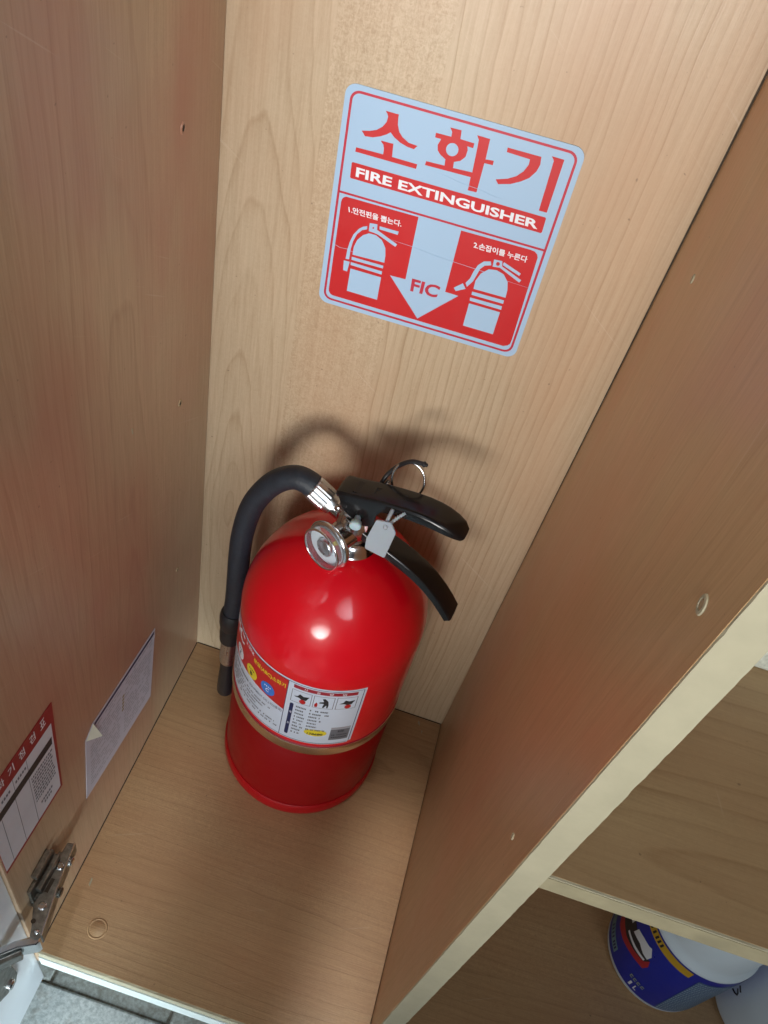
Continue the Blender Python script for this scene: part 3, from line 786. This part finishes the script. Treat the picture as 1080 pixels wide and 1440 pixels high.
def scribble(u0, u1, v, h, t=T2, dens=0.85):
    out, a = [], u0
    while a < u1:
        w_ = rnd.uniform(0.45, 1.0)
        if rnd.random() < dens:
            out.append(flat([(a, v), (min(a + w_, u1), v), (min(a + w_, u1), v + h), (a, v + h)], [], lab, t))
        a += w_ + 0.28
    return out
prt = scribble(-150, -121, 0.1765, 0.0026)
for r, (u1_, d_) in enumerate(((-100, .8), (-106, .85), (-112, .8), (-96, .7), (-93.5, .6))):
    prt += scribble(-150, u1_, 0.1700 - r * 0.0046, 0.0018, dens=d_)
mk('small_print', join(*prt), INKG, label)
# right-hand panel
mk('header_bar', strip(-88.0, -49.6, 0.2182, 0.2226, T1), INKM, label, smooth=True)
for k, ch in enumerate('사용방법'):
    u = -80.5 + k * 7.6
    lt('label_lettering', ch, u - 1.2, u + 1.2, 0.2188, 0.2219, INKW, 0.01)
for u0 in (-88.5, -75.0, -61.3):
    u1 = u0 + 12.4
    mk('picture_frame', join(strip(u0, u1, 0.2154, 0.2158, T1), strip(u0, u1, 0.1990, 0.1994, T1), strip(u0, u0 + 0.35, 0.199, 0.2158, T1), strip(u1 - 0.35, u1, 0.199, 0.2158, T1)), INKG, label, smooth=True)
    um = (u0 + u1) / 2
    if u0 == -75.0:
        mk('picture_person', flatc([(um - 1.0, 0.2128), (um + 0.6, 0.2135), (um + 2.6, 0.2100), (um + 3.2, 0.2050), (um + 3.0, 0.2005), (um + 2.3, 0.2005), (um + 1.9, 0.2045), (um + 0.6, 0.2003), (um - 0.3, 0.2008), (um + 0.4, 0.2065), (um - 2.4, 0.2062), (um - 2.4, 0.2078), (um + 0.2, 0.2090)], [], lab, T2), INKK, label)
        mk('picture_flame', flat([(um - 5.0, 0.2005), (um - 3.4, 0.2005), (um - 3.2, 0.2040), (um - 4.0, 0.2070), (um - 5.1, 0.2040)], [], lab, T2), INKR, label)
    else:
        mk('picture_bottle', flatc(circ(um + 1.2, 0.2025, 2.0, 0.0028), [], lab, T2), INKR, label)
        mk('picture_hand', flatc([(um - 4.5, 0.2070), (um - 1.0, 0.2066), (um + 0.2, 0.2052), (um + 3.2, 0.2056), (um + 4.8, 0.2112), (um + 1.4, 0.2098), (um - 1.0, 0.2120), (um - 2.2, 0.2085)], [], lab, T2), INKK, label)
mk('side_bar', flat([(-88.2, 0.1500), (-88.2, 0.1945), (-87.8, 0.1960), (-86.1, 0.1960), (-85.8, 0.1945), (-85.8, 0.1500), (-86.1, 0.1486), (-87.8, 0.1486)], [], lab, T1), INKN, label)
for ch, v in (('제', 0.1830), ('원', 0.1660)):
    lt('label_lettering', ch, -87.7, -86.3, v - 0.0016, v + 0.0016, INKW, 0.01)
prt = []
for r in range(9):
    v = 0.1925 - r * 0.00485
    prt += scribble(-84.2, -77.6 - (r % 3) * 0.6, v, 0.0021)
    if r < 7:
        prt += scribble(-75.6, -64.5 - [0, -1, 4, 3.5, 7, 6, -1][r] * 0.8, v, 0.0021)
mk('small_print', join(*prt), INKG, label)
mk('number_patch', flatc(circ(-69.0, 0.1602, 7.2, 0.0052), [], lab, T1, 1.5), INKY, label)
lt('label_lettering', '178680', -74.0, -64.2, 0.1568, 0.1600, INKK, 0.02)
mk('grey_patch', strip(-59.8, -47.4, 0.1495, 0.1668, T1), INKG, label, smooth=True)
mk('grey_patch', strip(-59.8, -47.4, 0.1672, 0.1700, T1), INKLG, label, smooth=True)
mk('small_print', join(*(scribble(-56, -51, 0.1620, 0.0030, T2) + scribble(-58.5, -48.5, 0.1570, 0.0016, T2) + scribble(-58.5, -48.5, 0.1530, 0.0016, T2))), INKK, label)

# valve
mk('collar', lathe([(0.0, 0.3085), (0.0185, 0.3085), (0.0190, 0.3095), (0.0190, 0.3108), (0.0178, 0.3118), (0.0172, 0.3150), (0.0150, 0.3185), (0.0125, 0.3200), (0.0, 0.3200)], 56), CHROME, ext, smooth=True, sharp=0.7)
mk('valve_body', join(lathe([(0.0, 0.3190), (0.0122, 0.3190), (0.0118, 0.3330), (0.0105, 0.3400), (0.0, 0.3400)], 40), xf(box(-0.0125, 0.0110, -0.0070, 0.0070, 0.3290, 0.3560), Matrix())), CHROME, ext, smooth=True, sharp=0.6, bevel=0.0008)
mk('outlet', rod((-0.008, 0, 0.3320), (-0.0215, 0, 0.3375), 0.0066, 28), CHROME, ext, smooth=True, sharp=0.6)

# pressure gauge on its stub, facing front-left
ga = radians(-111)
GM = Matrix.Translation((0, 0, 0.3232)) @ Matrix.Rotation(ga, 4, 'Z') @ Matrix.Translation((0.0042, 0, 0)) @ Matrix.Rotation(pi / 2, 4, 'Y')
gauge = mk('gauge', xf(lathe([(0.0, 0.001), (0.0100, 0.001), (0.0098, 0.0175), (0.0110, 0.0178), (0.0165, 0.0180), (0.0178, 0.0188), (0.0182, 0.0200), (0.0178, 0.0213), (0.0168, 0.0220), (0.0152, 0.0222), (0.0, 0.0222)], 64), GM), CHROME, ext, smooth=True, sharp=0.8)
mk('dial', xf(lathe([(0.0150, 0.0222), (0.0150, 0.0228), (0.0, 0.0228)], 48), GM), DIALW, gauge)
def gfn(u, v, t): return GM @ Vector((u, v, t))
def arc(a0, a1, r0, r1, n=14):
    return [(r1 * cos(radians(a0 + (a1 - a0) * i / n)), r1 * sin(radians(a0 + (a1 - a0) * i / n))) for i in range(n + 1)] + \
           [(r0 * cos(radians(a1 + (a0 - a1) * i / n)), r0 * sin(radians(a1 + (a0 - a1) * i / n))) for i in range(n + 1)]
mk('dial_zone', flat(arc(152, 215, 0.0090, 0.0149), [], gfn, 0.02295), INKR, gauge)
mk('dial_zone', flat(arc(138, 152, 0.0090, 0.0149), [], gfn, 0.02295), INKY, gauge)
mk('dial_zone', flat(arc(80, 138, 0.0090, 0.0149), [], gfn, 0.02295), INKR, gauge)
mk('needle', flat([(-0.0115, 0.0035), (-0.0118, 0.0030), (0.0, -0.0010), (0.001, 0.0008)], [], gfn, 0.0236), NEEDLE, gauge)
mk('dial_hub', xf(lathe([(0.0070, 0.0228), (0.0068, 0.0252), (0.0060, 0.0258), (0.0045, 0.0254), (0.0030, 0.0260), (0.0, 0.0260)], 36), GM), BRIGHT, gauge, smooth=True, sharp=0.6)
mk('bezel', xf(lathe([(0.0150, 0.0222), (0.0160, 0.0222), (0.0161, 0.0272), (0.0157, 0.0280), (0.0148, 0.0282), (0.0144, 0.0277), (0.0150, 0.0270), (0.0151, 0.0222)], 64), GM), ACRYL, gauge, smooth=True, sharp=0.8)
mk('glass', xf(lathe([(0.0150, 0.0273), (0.0130, 0.0280), (0.0, 0.0285)], 48), GM), CLEAR, gauge, smooth=True)
mk('glass_rim', xf(lathe([(0.0158, 0.0268), (0.0163, 0.0272), (0.0161, 0.0282), (0.0152, 0.0285), (0.0146, 0.0280), (0.0150, 0.0272), (0.0158, 0.0268)], 64), GM), CHROME, gauge, smooth=True)

# levers: U-shaped pressed steel
def ulever(stations, th=0.0016, rnd_n=4):
    """stations: (x, z, half width, flange depth near (-y), flange depth far, corner radius)"""
    secs = []
    for i, (x, z, w, fn_, ff, r) in enumerate(stations):
        a = stations[max(i - 1, 0)]; b = stations[min(i + 1, len(stations) - 1)]
        tx, tz = b[0] - a[0], b[1] - a[1]
        l = sqrt(tx * tx + tz * tz); nx, nz = -tz / l, tx / l
        loop = [(-w, -fn_)]
        for k in range(rnd_n + 1):
            q = pi / 2 * k / rnd_n
            loop.append((-w + r - r * cos(q), -r + r * sin(q)))
        loop.append((0.0, 0.00025))
        for k in range(rnd_n + 1):
            q = pi / 2 * (1 - k / rnd_n)
            loop.append((w - r + r * cos(q), -r + r * sin(q)))
        loop += [(w, -ff), (w - th, -ff), (w - th, -r * 0.9 - th * 0.4), (w - r, -th - 0.0001), (-w + r, -th - 0.0001), (-w + th, -r * 0.9 - th * 0.4), (-w + th, -fn_)]
        secs.append([(x + nx * d, y, z + nz * d) for y, d in loop])
    return sweep(secs)
top = [(-0.0165, 0.3560, 0.0085, 0.0050, 0.0050, 0.0020), (-0.0158, 0.3592, 0.0094, 0.0110, 0.0110, 0.0022), (-0.0140, 0.3608, 0.0100, 0.0140, 0.0140, 0.0022), (-0.0080, 0.3622, 0.0100, 0.0185, 0.0185, 0.0022),
       (0.0, 0.3642, 0.0100, 0.0250, 0.0250, 0.0022), (0.0060, 0.3659, 0.0100, 0.0245, 0.0245, 0.0022), (0.0098, 0.3669, 0.0100, 0.0200, 0.0200, 0.0022), (0.0114, 0.3673, 0.0100, 0.0130, 0.0130, 0.0022),
       (0.0150, 0.3682, 0.0100, 0.0090, 0.0090, 0.0022), (0.0240, 0.3700, 0.0101, 0.0078, 0.0078, 0.0024), (0.0340, 0.3717, 0.0103, 0.0078, 0.0078, 0.0026), (0.0430, 0.3727, 0.0105, 0.0078, 0.0078, 0.0030),
       (0.0510, 0.3728, 0.0106, 0.0075, 0.0075, 0.0034), (0.0580, 0.3718, 0.0106, 0.0068, 0.0068, 0.0036), (0.0650, 0.3698, 0.0101, 0.0058, 0.0058, 0.0034), (0.0708, 0.3672, 0.0088, 0.0045, 0.0045, 0.0028), (0.0742, 0.3640, 0.0064, 0.0034, 0.0034, 0.0020)]
lev = mk('top_lever', ulever(top), BLACKM, ext, smooth=True, sharp=0.75)
low = [(0.0040, 0.3340, 0.0080, 0.0065, 0.0065, 0.0018), (0.0110, 0.3312, 0.0084, 0.0068, 0.0068, 0.0018), (0.0200, 0.3282, 0.0087, 0.0070, 0.0070, 0.0018), (0.0290, 0.3252, 0.0090, 0.0070, 0.0070, 0.0018), (0.0380, 0.3220, 0.0092, 0.0068, 0.0068, 0.0018),
       (0.0470, 0.3182, 0.0092, 0.0066, 0.0066, 0.0018), (0.0560, 0.3136, 0.0092, 0.0064, 0.0064, 0.0018), (0.0650, 0.3077, 0.0092, 0.0062, 0.0062, 0.0018), (0.0740, 0.3000, 0.0092, 0.0060, 0.0060, 0.0018), (0.0810, 0.2925, 0.0092, 0.0058, 0.0058, 0.0018), (0.0868, 0.2852, 0.0090, 0.0054, 0.0054, 0.0016)]
mk('carry_handle', ulever(low), BLACKM, ext, smooth=True, sharp=0.75)
mk('lever_web', box(-0.006, 0.0100, -0.0064, 0.0064, 0.3345, 0.3640), BLACKM, ext, bevel=0.001)
mk('rivet', xf(lathe([(0.0026, 0), (0.0025, 0.0008), (0.0018, 0.0014), (0, 0.0017)], 20), Matrix.Translation((-0.0118, -0.0100, 0.3462)) @ Matrix.Rotation(pi / 2, 4, 'X')), CHROME, lev, smooth=True)
mk('embossed_mark', xf(join(*[text_rect('F  I  C', 0.008, 0.030, -0.0030, 0.0030, lambda u, v, t: (u, v, t), 0)]), Matrix.Translation((0, 0, 0.3653)) @ Matrix.Rotation(-0.196, 4, 'Y')), plain('dull_black', (0.010, 0.010, 0.012), 0.6), lev)
mk('pin_plug', xf(lathe([(0.0, -0.002), (0.0022, -0.002), (0.0022, 0.0030), (0.0026, 0.0038), (0.0036, 0.0048), (0.0040, 0.0075), (0.0040, 0.0088), (0.0034, 0.0094), (0.0, 0.0094)], 28), Matrix.Translation((0.0030, -0.0092, 0.3462)) @ Matrix.Rotation(radians(96), 4, 'X') @ Matrix.Rotation(radians(10), 4, 'Y')), PLUG, ext, smooth=True, sharp=0.8)

# seal tag hanging on its ribbed tie
def tagf(u, v, t): return (u, -0.0200 + t, v)
TAG = [(0.0176, 0.3611), (0.0186, 0.3622), (0.0270, 0.3648), (0.0279, 0.3643), (0.0321, 0.3580), (0.0323, 0.3565), (0.0300, 0.3318), (0.0290, 0.3308), (0.0160, 0.3316), (0.0151, 0.3325), (0.0145, 0.3421), (0.0149, 0.3440)]
tag = mk('seal_tag', prism(TAG, [circ(0.0247, 0.3592, 0.0017, 0.0022, 14)], tagf, 0.0, 0.0012), FROST, ext, bevel=0.0002)
ptie = catmull([(0.0240, -0.0172, 0.3585), (0.0252, -0.0205, 0.3600), (0.0275, -0.0165, 0.3630), (0.0300, -0.0130, 0.3660), (0.0330, -0.0105, 0.3690)], 14)
mk('tie', tube(ptie, [0.0008 + 0.0006 * (0.5 + 0.5 * sin(i * 1.25)) for i in range(len(ptie))], 10), FROST, tag, smooth=True)
mk('tie', tube(catmull([(0.0245, -0.0205, 0.3600), (0.0243, -0.0165, 0.3635), (0.0243, -0.0100, 0.3670)], 6), 0.0013, 8), FROST, tag, smooth=True)

# pull ring and its black strap behind the lever
ring = [(0.0242 + 0.0112 * cos(2 * pi * i / 48), 0.0150 + 0.003 * sin(2 * pi * i / 48), 0.3722 + 0.0135 * sin(2 * pi * i / 48)) for i in range(48)]
pin = mk('pull_ring', tube(ring, 0.00105, 12, closed=True), CHROME, ext, smooth=True)
mk('pin', rod((0.0030, -0.0110, 0.3462), (0.0120, 0.0140, 0.3660), 0.0013, 12), CHROME, pin, smooth=True)
st = catmull([(0.0070, 0.0120, 0.3600), (0.0095, 0.0160, 0.3690), (0.0150, 0.0172, 0.3792), (0.0220, 0.0168, 0.3872), (0.0285, 0.0165, 0.3895), (0.0335, 0.0165, 0.3900)], 8)
mk('strap', tube(st, [0.0016] * (len(st) - 6) + [0.0020, 0.0021, 0.0018, 0.0012, 0.0014, 0.0005], 10), BLACKP, pin, smooth=True)

# hose, its crimped ends, holder and nozzle
HP = [(-0.0345, 0.3455), (-0.0400, 0.3474), (-0.0470, 0.3472), (-0.0545, 0.3428), (-0.0630, 0.3335), (-0.0705, 0.3205), (-0.0775, 0.3030), (-0.0818, 0.2828), (-0.0842, 0.2600), (-0.0847, 0.2386), (-0.0845, 0.2100), (-0.0843, 0.1822), (-0.0852, 0.1560), (-0.0857, 0.1180)]
hose = mk('hose', tube(catmull([(x, 0, z) for x, z in HP], 7), 0.0086, 28), RUBBER, ext, smooth=True, sharp=0.9)
def fluted(a, b, r, n=12, rings=((0, .94), (.06, 1), (.5, 1.0), (.72, .98), (.74, .86), (1, .86))):
    a, b = Vector(a), Vector(b); ax = (b - a).normalized()
    up = Vector((0, 1, 0)); s = ax.cross(up).normalized(); t = ax.cross(s)
    V, F = [], []; m = n * 4
    for f, k in rings:
        c = a + (b - a) * f
        for i in range(m):
            q = 2 * pi * i / m
            rr = r * k * (1 - 0.06 * (i % 4 == 0) if f < 0.73 else 1)
            V.append(c + (s * cos(q) + t * sin(q)) * rr)
    for j in range(len(rings) - 1):
        for i in range(m):
            F.append((j * m + i, j * m + (i + 1) % m, (j + 1) * m + (i + 1) % m, (j + 1) * m + i))
    F.append(tuple(range(m))[::-1]); F.append(tuple(range((len(rings) - 1) * m, len(rings) * m)))
    return V, F
mk('ferrule', fluted((-0.0352, 0, 0.3452), (-0.0185, 0, 0.3363), 0.0090), BRIGHT, hose)
mk('ferrule', fluted((-0.0857, 0, 0.1215), (-0.0858, 0, 0.0840), 0.0080, 10, ((0, .96), (.04, 1), (.9, 1), (1, .95))), BRIGHT, hose)
mk('nozzle', xf(lathe([(0.0, 0.0290), (0.0052, 0.0290), (0.0074, 0.0295), (0.0080, 0.0330), (0.0077, 0.0480), (0.0068, 0.0700), (0.0066, 0.0850), (0.0, 0.0850)], 32), Matrix.Translation((-0.0858, 0, 0))), BLACKP, hose, smooth=True, sharp=0.8)
mk('hose_holder', join(xf(lathe([(0.0088, 0.1400), (0.0104, 0.1405), (0.0110, 0.1450), (0.0112, 0.1530), (0.0106, 0.1590), (0.0095, 0.1620), (0.0086, 0.1620)], 32), Matrix.Translation((-0.0853, 0, 0))),
     xf(lathe([(0.0084, 0.1190), (0.0094, 0.1195), (0.0098, 0.1300), (0.0092, 0.1405), (0.0084, 0.1405)], 32), Matrix.Translation((-0.0856, 0, 0))), box(-0.0780, -0.0722, -0.0050, 0.0050, 0.1430, 0.1580)), BLACKP, ext, smooth=True, sharp=0.7)

# ------------------------------------------------------------------ containers in the next compartment
can = empty('plastic_bottle', (0.503, -0.152, 0.0), 0, 'white plastic bottle with blue label under the shelf on cupboard bottom', 'bottle')
RC = 0.047
mk('body', lathe([(0, 0.0004), (0.0425, 0.0004), (0.0455, 0.0015), (RC, 0.0045), (RC, 0.1010), (0.0462, 0.1035), (0.0440, 0.1060), (0.0435, 0.1150), (0.0430, 0.1700), (0.0390, 0.1950), (0.0250, 0.2120), (0.0180, 0.2180), (0.0180, 0.2300), (0, 0.2300)], 72), CANW, can, smooth=True, sharp=0.9)
def cf(u, v, t): return ((RC + t) * cos(radians(u)), (RC + t) * sin(radians(u)), v)
def cstrip(u0, u1, v0, v1, t):
    n = max(1, int(abs(u1 - u0) / 2)); V = []
    for i in range(n + 1):
        u = u0 + (u1 - u0) * i / n
        V += [cf(u, v0, t), cf(u, v1, t)]
    return V, [(2 * i, 2 * i + 2, 2 * i + 3, 2 * i + 1) for i in range(n)]
cl = mk('label', cstrip(-260, -10, 0.0085, 0.1005, 0.00022), CANBLUE, can, smooth=True)
mk('red_emblem', flatc([(-200, 0.0380), (-180, 0.0330), (-165, 0.0365), (-152, 0.0415), (-140, 0.0455), (-133, 0.0474), (-131, 0.0560), (-134, 0.0640), (-137, 0.0560), (-150, 0.0500), (-165, 0.0450), (-182, 0.0440), (-200, 0.048)], [], cf, 0.0004), plain('emblem_red', (0.42, 0.02, 0.03), 0.4), cl)
mk('black_emblem', flatc([(-182, 0.0440), (-165, 0.0450), (-150, 0.0500), (-137, 0.0560), (-134, 0.0640), (-146, 0.0640), (-160, 0.0660), (-176, 0.0680), (-186, 0.0600)], [], cf, 0.0004), INKK, cl)
mk('white_emblem', join(flatc([(-168, 0.0500), (-152, 0.0520), (-138, 0.0560), (-138, 0.0590), (-153, 0.0555), (-168, 0.0530)], [], cf, 0.00052),
                        flatc([(-164, 0.0600), (-152, 0.0640), (-143, 0.0615), (-137, 0.0620), (-136, 0.0700), (-142, 0.0780), (-145, 0.0760), (-154, 0.0740), (-163, 0.0700)], [], cf, 0.00052),
                        flatc([(-182, 0.058), (-172, 0.060), (-172, 0.070), (-182, 0.068)], [], cf, 0.00052)), INKW, cl)
ys = mk('yellow_strip', cstrip(-190, -105, 0.0885, 0.0985, 0.0004), plain('label_amber', (0.55, 0.33, 0.02), 0.4), cl, smooth=True)
mk('strip_print', join(*[flat([(u, 0.0905), (u + 2.2, 0.0905), (u + 2.6, 0.0965), (u + 0.6, 0.0965)], [], cf, 0.0005) for u in (-149, -145, -141, -154, -159)]), INKK, cl)
mk('volume_print', join(text_rect('1', -129.5, -127.0, 0.0125, 0.0195, cf, 0.0004, 0.03), text_rect('L', -123.5, -119.8, 0.0125, 0.0195, cf, 0.0004, 0.03)), INKW, cl)
mk('name_print', join(*[flat([(u, 0.0230), (u + 3.4, 0.0230), (u + 3.4, 0.0242), (u + 0.8, 0.0242), (u + 0.8, 0.0262), (u + 3.0, 0.0262), (u + 3.0, 0.0275), (u, 0.0275)], [], cf, 0.0004) for u in (-134, -129.4, -124.8, -120)]), plain('print_olive', (0.30, 0.36, 0.20), 0.5), cl)
mk('left_print', cstrip(-200, -159, 0.0145, 0.0235, 0.0004), plain('print_teal', (0.16, 0.30, 0.36), 0.5), cl, smooth=True)
mk('left_small_print', join(*[flat([(u, 0.0165), (u + 1.8, 0.0165), (u + 1.8, 0.0215), (u, 0.0215)], [], cf, 0.0005) for u in (-186, -182, -178, -174, -169, -166, -163)]), INKN, cl)
gp = mk('info_panel', cstrip(-96, -40, 0.0100, 0.0920, 0.0004), plain('info_blue', (0.06, 0.12, 0.26), 0.4), cl, smooth=True)
rnd = random.Random(8)
rows = []
for r in range(20):
    a = -95
    while a < -45:
        w_ = rnd.uniform(0.8, 2.4)
        rows.append(flat([(a, 0.0870 - r * 0.0040), (a + w_, 0.0870 - r * 0.0040), (a + w_, 0.0890 - r * 0.0040), (a, 0.0890 - r * 0.0040)], [], cf, 0.0005)); a += w_ + 0.7
mk('info_print', join(*rows), plain('print_pale', (0.30, 0.42, 0.50), 0.5), cl)

jar = empty('plastic_jar', (0.601, -0.1655, 0.0), 0, 'plain white plastic jar with black marks beside the blue labelled bottle', 'jar')
mk('body', lathe([(0, 0.0004), (0.0400, 0.0004), (0.0445, 0.0020), (0.0470, 0.0055), (0.0480, 0.0110), (0.0482, 0.1500), (0.0460, 0.1600), (0.0, 0.1600)], 72), CANW, jar, smooth=True, sharp=0.9)
mk('lid', lathe([(0.0, 0.1600), (0.0490, 0.1600), (0.0490, 0.1740), (0.0470, 0.1760), (0.0, 0.1760)], 72), CANW, jar, smooth=True, sharp=0.9)
def jf(u, v): return (0.0484 * cos(radians(u)), 0.0484 * sin(radians(u)), v)
mk('black_mark', join(tube([jf(-169, .0385), jf(-165, .0400), jf(-162.5, .0425), jf(-163.5, .0445), jf(-167, .0462)], 0.0007, 6), tube([jf(-163, .0487), jf(-168.5, .0508)], 0.0007, 6)), INKK, jar)
pale = mk('foam_block', box(0.370, 0.470, -0.131, -0.06, ZS + 0.0004, ZS + 0.05), plain('pale_foam', (0.60, 0.62, 0.52), 0.9, var=0.3, vscale=400), None, bevel=0.002)
tagp(pale, 'pale speckled block on the shelf behind the divider edge', 'block')
